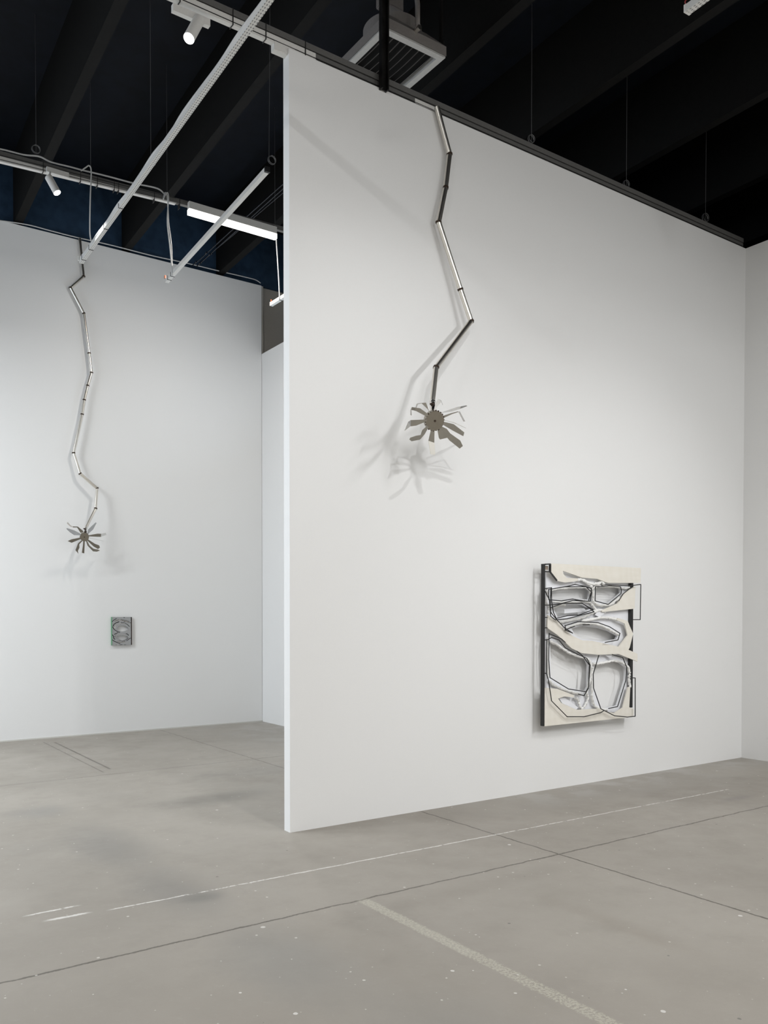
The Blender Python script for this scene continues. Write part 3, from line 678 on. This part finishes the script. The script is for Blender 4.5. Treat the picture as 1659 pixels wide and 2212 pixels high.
# ------------------------------------------------------------------ small steel relief on the far wall
Zc = lambda q: (230+q[0]/23.7, 1320+q[1]/23.7)
t = thing('small_relief', 'small grey steel relief with two oval openings and a green edge on the far wall', 'wall relief', aty(*Zc((780, 1750)), YF-.02))
pc = lambda pts, off: [aty(*Zc(q), YF-off) for q in pts]
h1 = [(530, 890), (590, 800), (680, 745), (920, 745), (1060, 820), (1125, 900), (1060, 980), (960, 1020), (800, 1045), (640, 1020), (550, 980)]
h2 = [(470, 1330), (500, 1290), (620, 1265), (1050, 1275), (1095, 1330), (1070, 1400), (960, 1460), (810, 1500), (640, 1450), (500, 1390)]
plate('steel_plate', [pc([(290, 305), (1262, 305), (1285, 1735), (300, 1750)], .032), pc(h1, .032), pc(h2, .032)], .006, M['mirror'], t)
a = aty(*Zc((262, 305)), YF-.032); b = aty(*Zc((292, 305)), YF-.032); c = aty(*Zc((275, 1750)), YF-.032)
bm = BM(); box(bm, (a.x, YF-.033, c.z), (b.x, YF, a.z)); link('green_side', bm, M['green'], t)
a = aty(*Zc((1258, 305)), YF-.036); b = aty(*Zc((1302, 305)), YF-.036)
bm = BM(); box(bm, (a.x, YF-.035, c.z), (b.x+.0, YF, a.z)); link('dark_side', bm, mat('dark_steel', (.05, .035, .03), .45, metal=.6, var=.6, bscale=25), t)
bm = BM(); box(bm, (a.x, YF-.026, c.z), (aty(*Zc((275, 305)), YF-.05).x, YF, c.z+.006)); link('bottom_edge', bm, M['mirror'], t)
def slit(pts, wd, m=M['black']):
    P3 = pc(pts, .035); bm = BM()
    tube(bm, P3, wd, 6); link('slit', bm, m, t)
for pts, wd in (([(290, 545), (400, 450), (520, 385)], .0045), ([(720, 430), (950, 470), (1180, 535)], .0025), ([(345, 770), (390, 670), (480, 610), (650, 545)], .0055), ([(900, 530), (1080, 560), (1260, 615)], .0035),
    ([(740, 600), (930, 610), (1080, 690), (1180, 795)], .0035), ([(310, 810), (420, 960), (560, 1050), (690, 1090)], .0045), ([(400, 1200), (590, 1100)], .0045), ([(310, 1210), (360, 1290), (380, 1400), (440, 1450)], .0055),
    ([(1000, 1155), (1080, 1175), (1140, 1250)], .0045), ([(310, 1480), (430, 1560), (700, 1665)], .0045), ([(640, 1490), (840, 1530), (1020, 1470), (1120, 1380)], .0025), ([(1030, 1530), (1200, 1400), (1300, 1370)], .0035),
    ([(880, 320), (930, 335)], .005), ([(490, 1725), (510, 1725)], .004), ([(680, 1725), (810, 1728)], .0035), ([(910, 1725), (1000, 1725)], .0025)): slit(pts, wd)
for pts in ([(420, 520), (650, 450), (900, 500), (1200, 600)], [(400, 900), (470, 730), (700, 640), (950, 640)], [(430, 1330), (520, 1220), (1000, 1200)], [(560, 1540), (760, 1600), (960, 1560)], [(380, 780), (330, 790)]):
    slit(pts, .006, M['steel_l'])

# ------------------------------------------------------------------ more lamps of the same kind, above and behind the viewer
def lamp_at(x, y, z, label, power, L=2.4, aim=(0, 0, -1), col=NEUT):
    t = thing('linear_lamp', label, 'lamp', (x, y, z), 'linear lamps over the front gallery')
    bm = BM(); box(bm, (x-L/2, y-.028, z), (x+L/2, y+.028, z+.07)); link('housing', bm, M['white'], t)
    bm = BM(); box(bm, (x-L/2, y-.028, z-.03), (x+L/2, y+.028, z)); link('diffuser', bm, M['glow_l'], t)
    l = area('lamp_light', (x, y, z-.035), (x+aim[0], y+aim[1], z-.035+aim[2]), L, .06, power, col); adopt(l, t)
    bm = BM()
    for s in (-1, 1): cyl(bm, (x+s*L*.4, y, z+.07), (x+s*L*.4, y, DECK), .0022, n=6)
    link('suspension_wire', bm, M['wire'], t)
k = 0
for y, nm in ((.3, 'nearest the partition'), (-2.6, 'towards the rear wall')):
    for x, side_, col in ((-.6, 'left', WARM), (3.0, 'middle', NEUT), (6.6, 'right', NEUT)):
        lamp_at(x, y, 5.5, 'white linear lamp over the front gallery, %s in the row %s' % (side_, nm), LAMP_ROW*((1.2 if y > 0 else 4.2) if side_ == 'right' else .8 if side_ == 'left' else 1), aim=(0, .25, -1), col=col)
for y, x in ((8.9, -1.2), (7.4, -2.6)):
    lamp_at(x, y, 5.6, 'white linear lamp out of frame over the back gallery, %s' % ('nearest the far wall' if y > 8 else 'farther from the far wall'), LAMP_BACK, col=(.93, .97, 1))
lamp_at(4.6, 9.6, 5.0, 'white linear lamp hidden behind the big partition wall', LAMP_BACK, 1.2) if False else None

t = thing('fill_uplight', 'added cool fill light on the return wall, hidden behind the big partition', 'lamp', (XC-.05, 9.2, 3.4))  # unseen source put in to light the far ceiling blue
bm = BM(); box(bm, (XC-.10, 8.9, 3.4), (XC, 9.5, 3.5), .01); link('housing', bm, M['white'], t)
ul = area('lamp_light', (XC-.06, 9.2, 3.51), (XC-2.4, 10.6, 7.6), .08, .5, FILL_UPLIGHT_W, (.62, .80, 1), 120); adopt(ul, t)
# spotlight that throws the shadow of the large flower
def offspot(label, loc, target, power, col, deg, rad):
    loc = Vector(loc); target = Vector(target); d = (target-loc).normalized()
    t = thing('spotlight', label, 'spotlight', loc, 'spotlights over the front gallery')
    bm = BM(); cyl(bm, loc-d*.2, loc, .045, n=32); link('lamp_head', bm, M['white'], t)
    bm = BM(); cyl(bm, loc-d*.1, (loc.x-d.x*.1, loc.y-d.y*.1, DECK), .01, n=10); link('stem', bm, M['white'], t)
    s = spot('lamp_beam', loc+d*.01, target, power, col, deg, .9, rad); adopt(s, t)
offspot('white spotlight over the front gallery aimed at the large steel flower', (2.93, 2.0, 5.43), (hc1.x+.1, YP, hc1.z-1.1), SPOT_W*.52, NEUT, 76, .02)
offspot('white spotlight over the front gallery throwing the bar shadow on the partition', (.9, 3.0, 6.22), (4.1, YP, 4.2), SPOT_W*.16, NEUT, 75, .015)
offspot('white spotlight over the front gallery aimed at the large relief', (7.0, .9, 5.7), (6.75, YP, 1.2), SPOT_W*.72, NEUT, 62, .02)
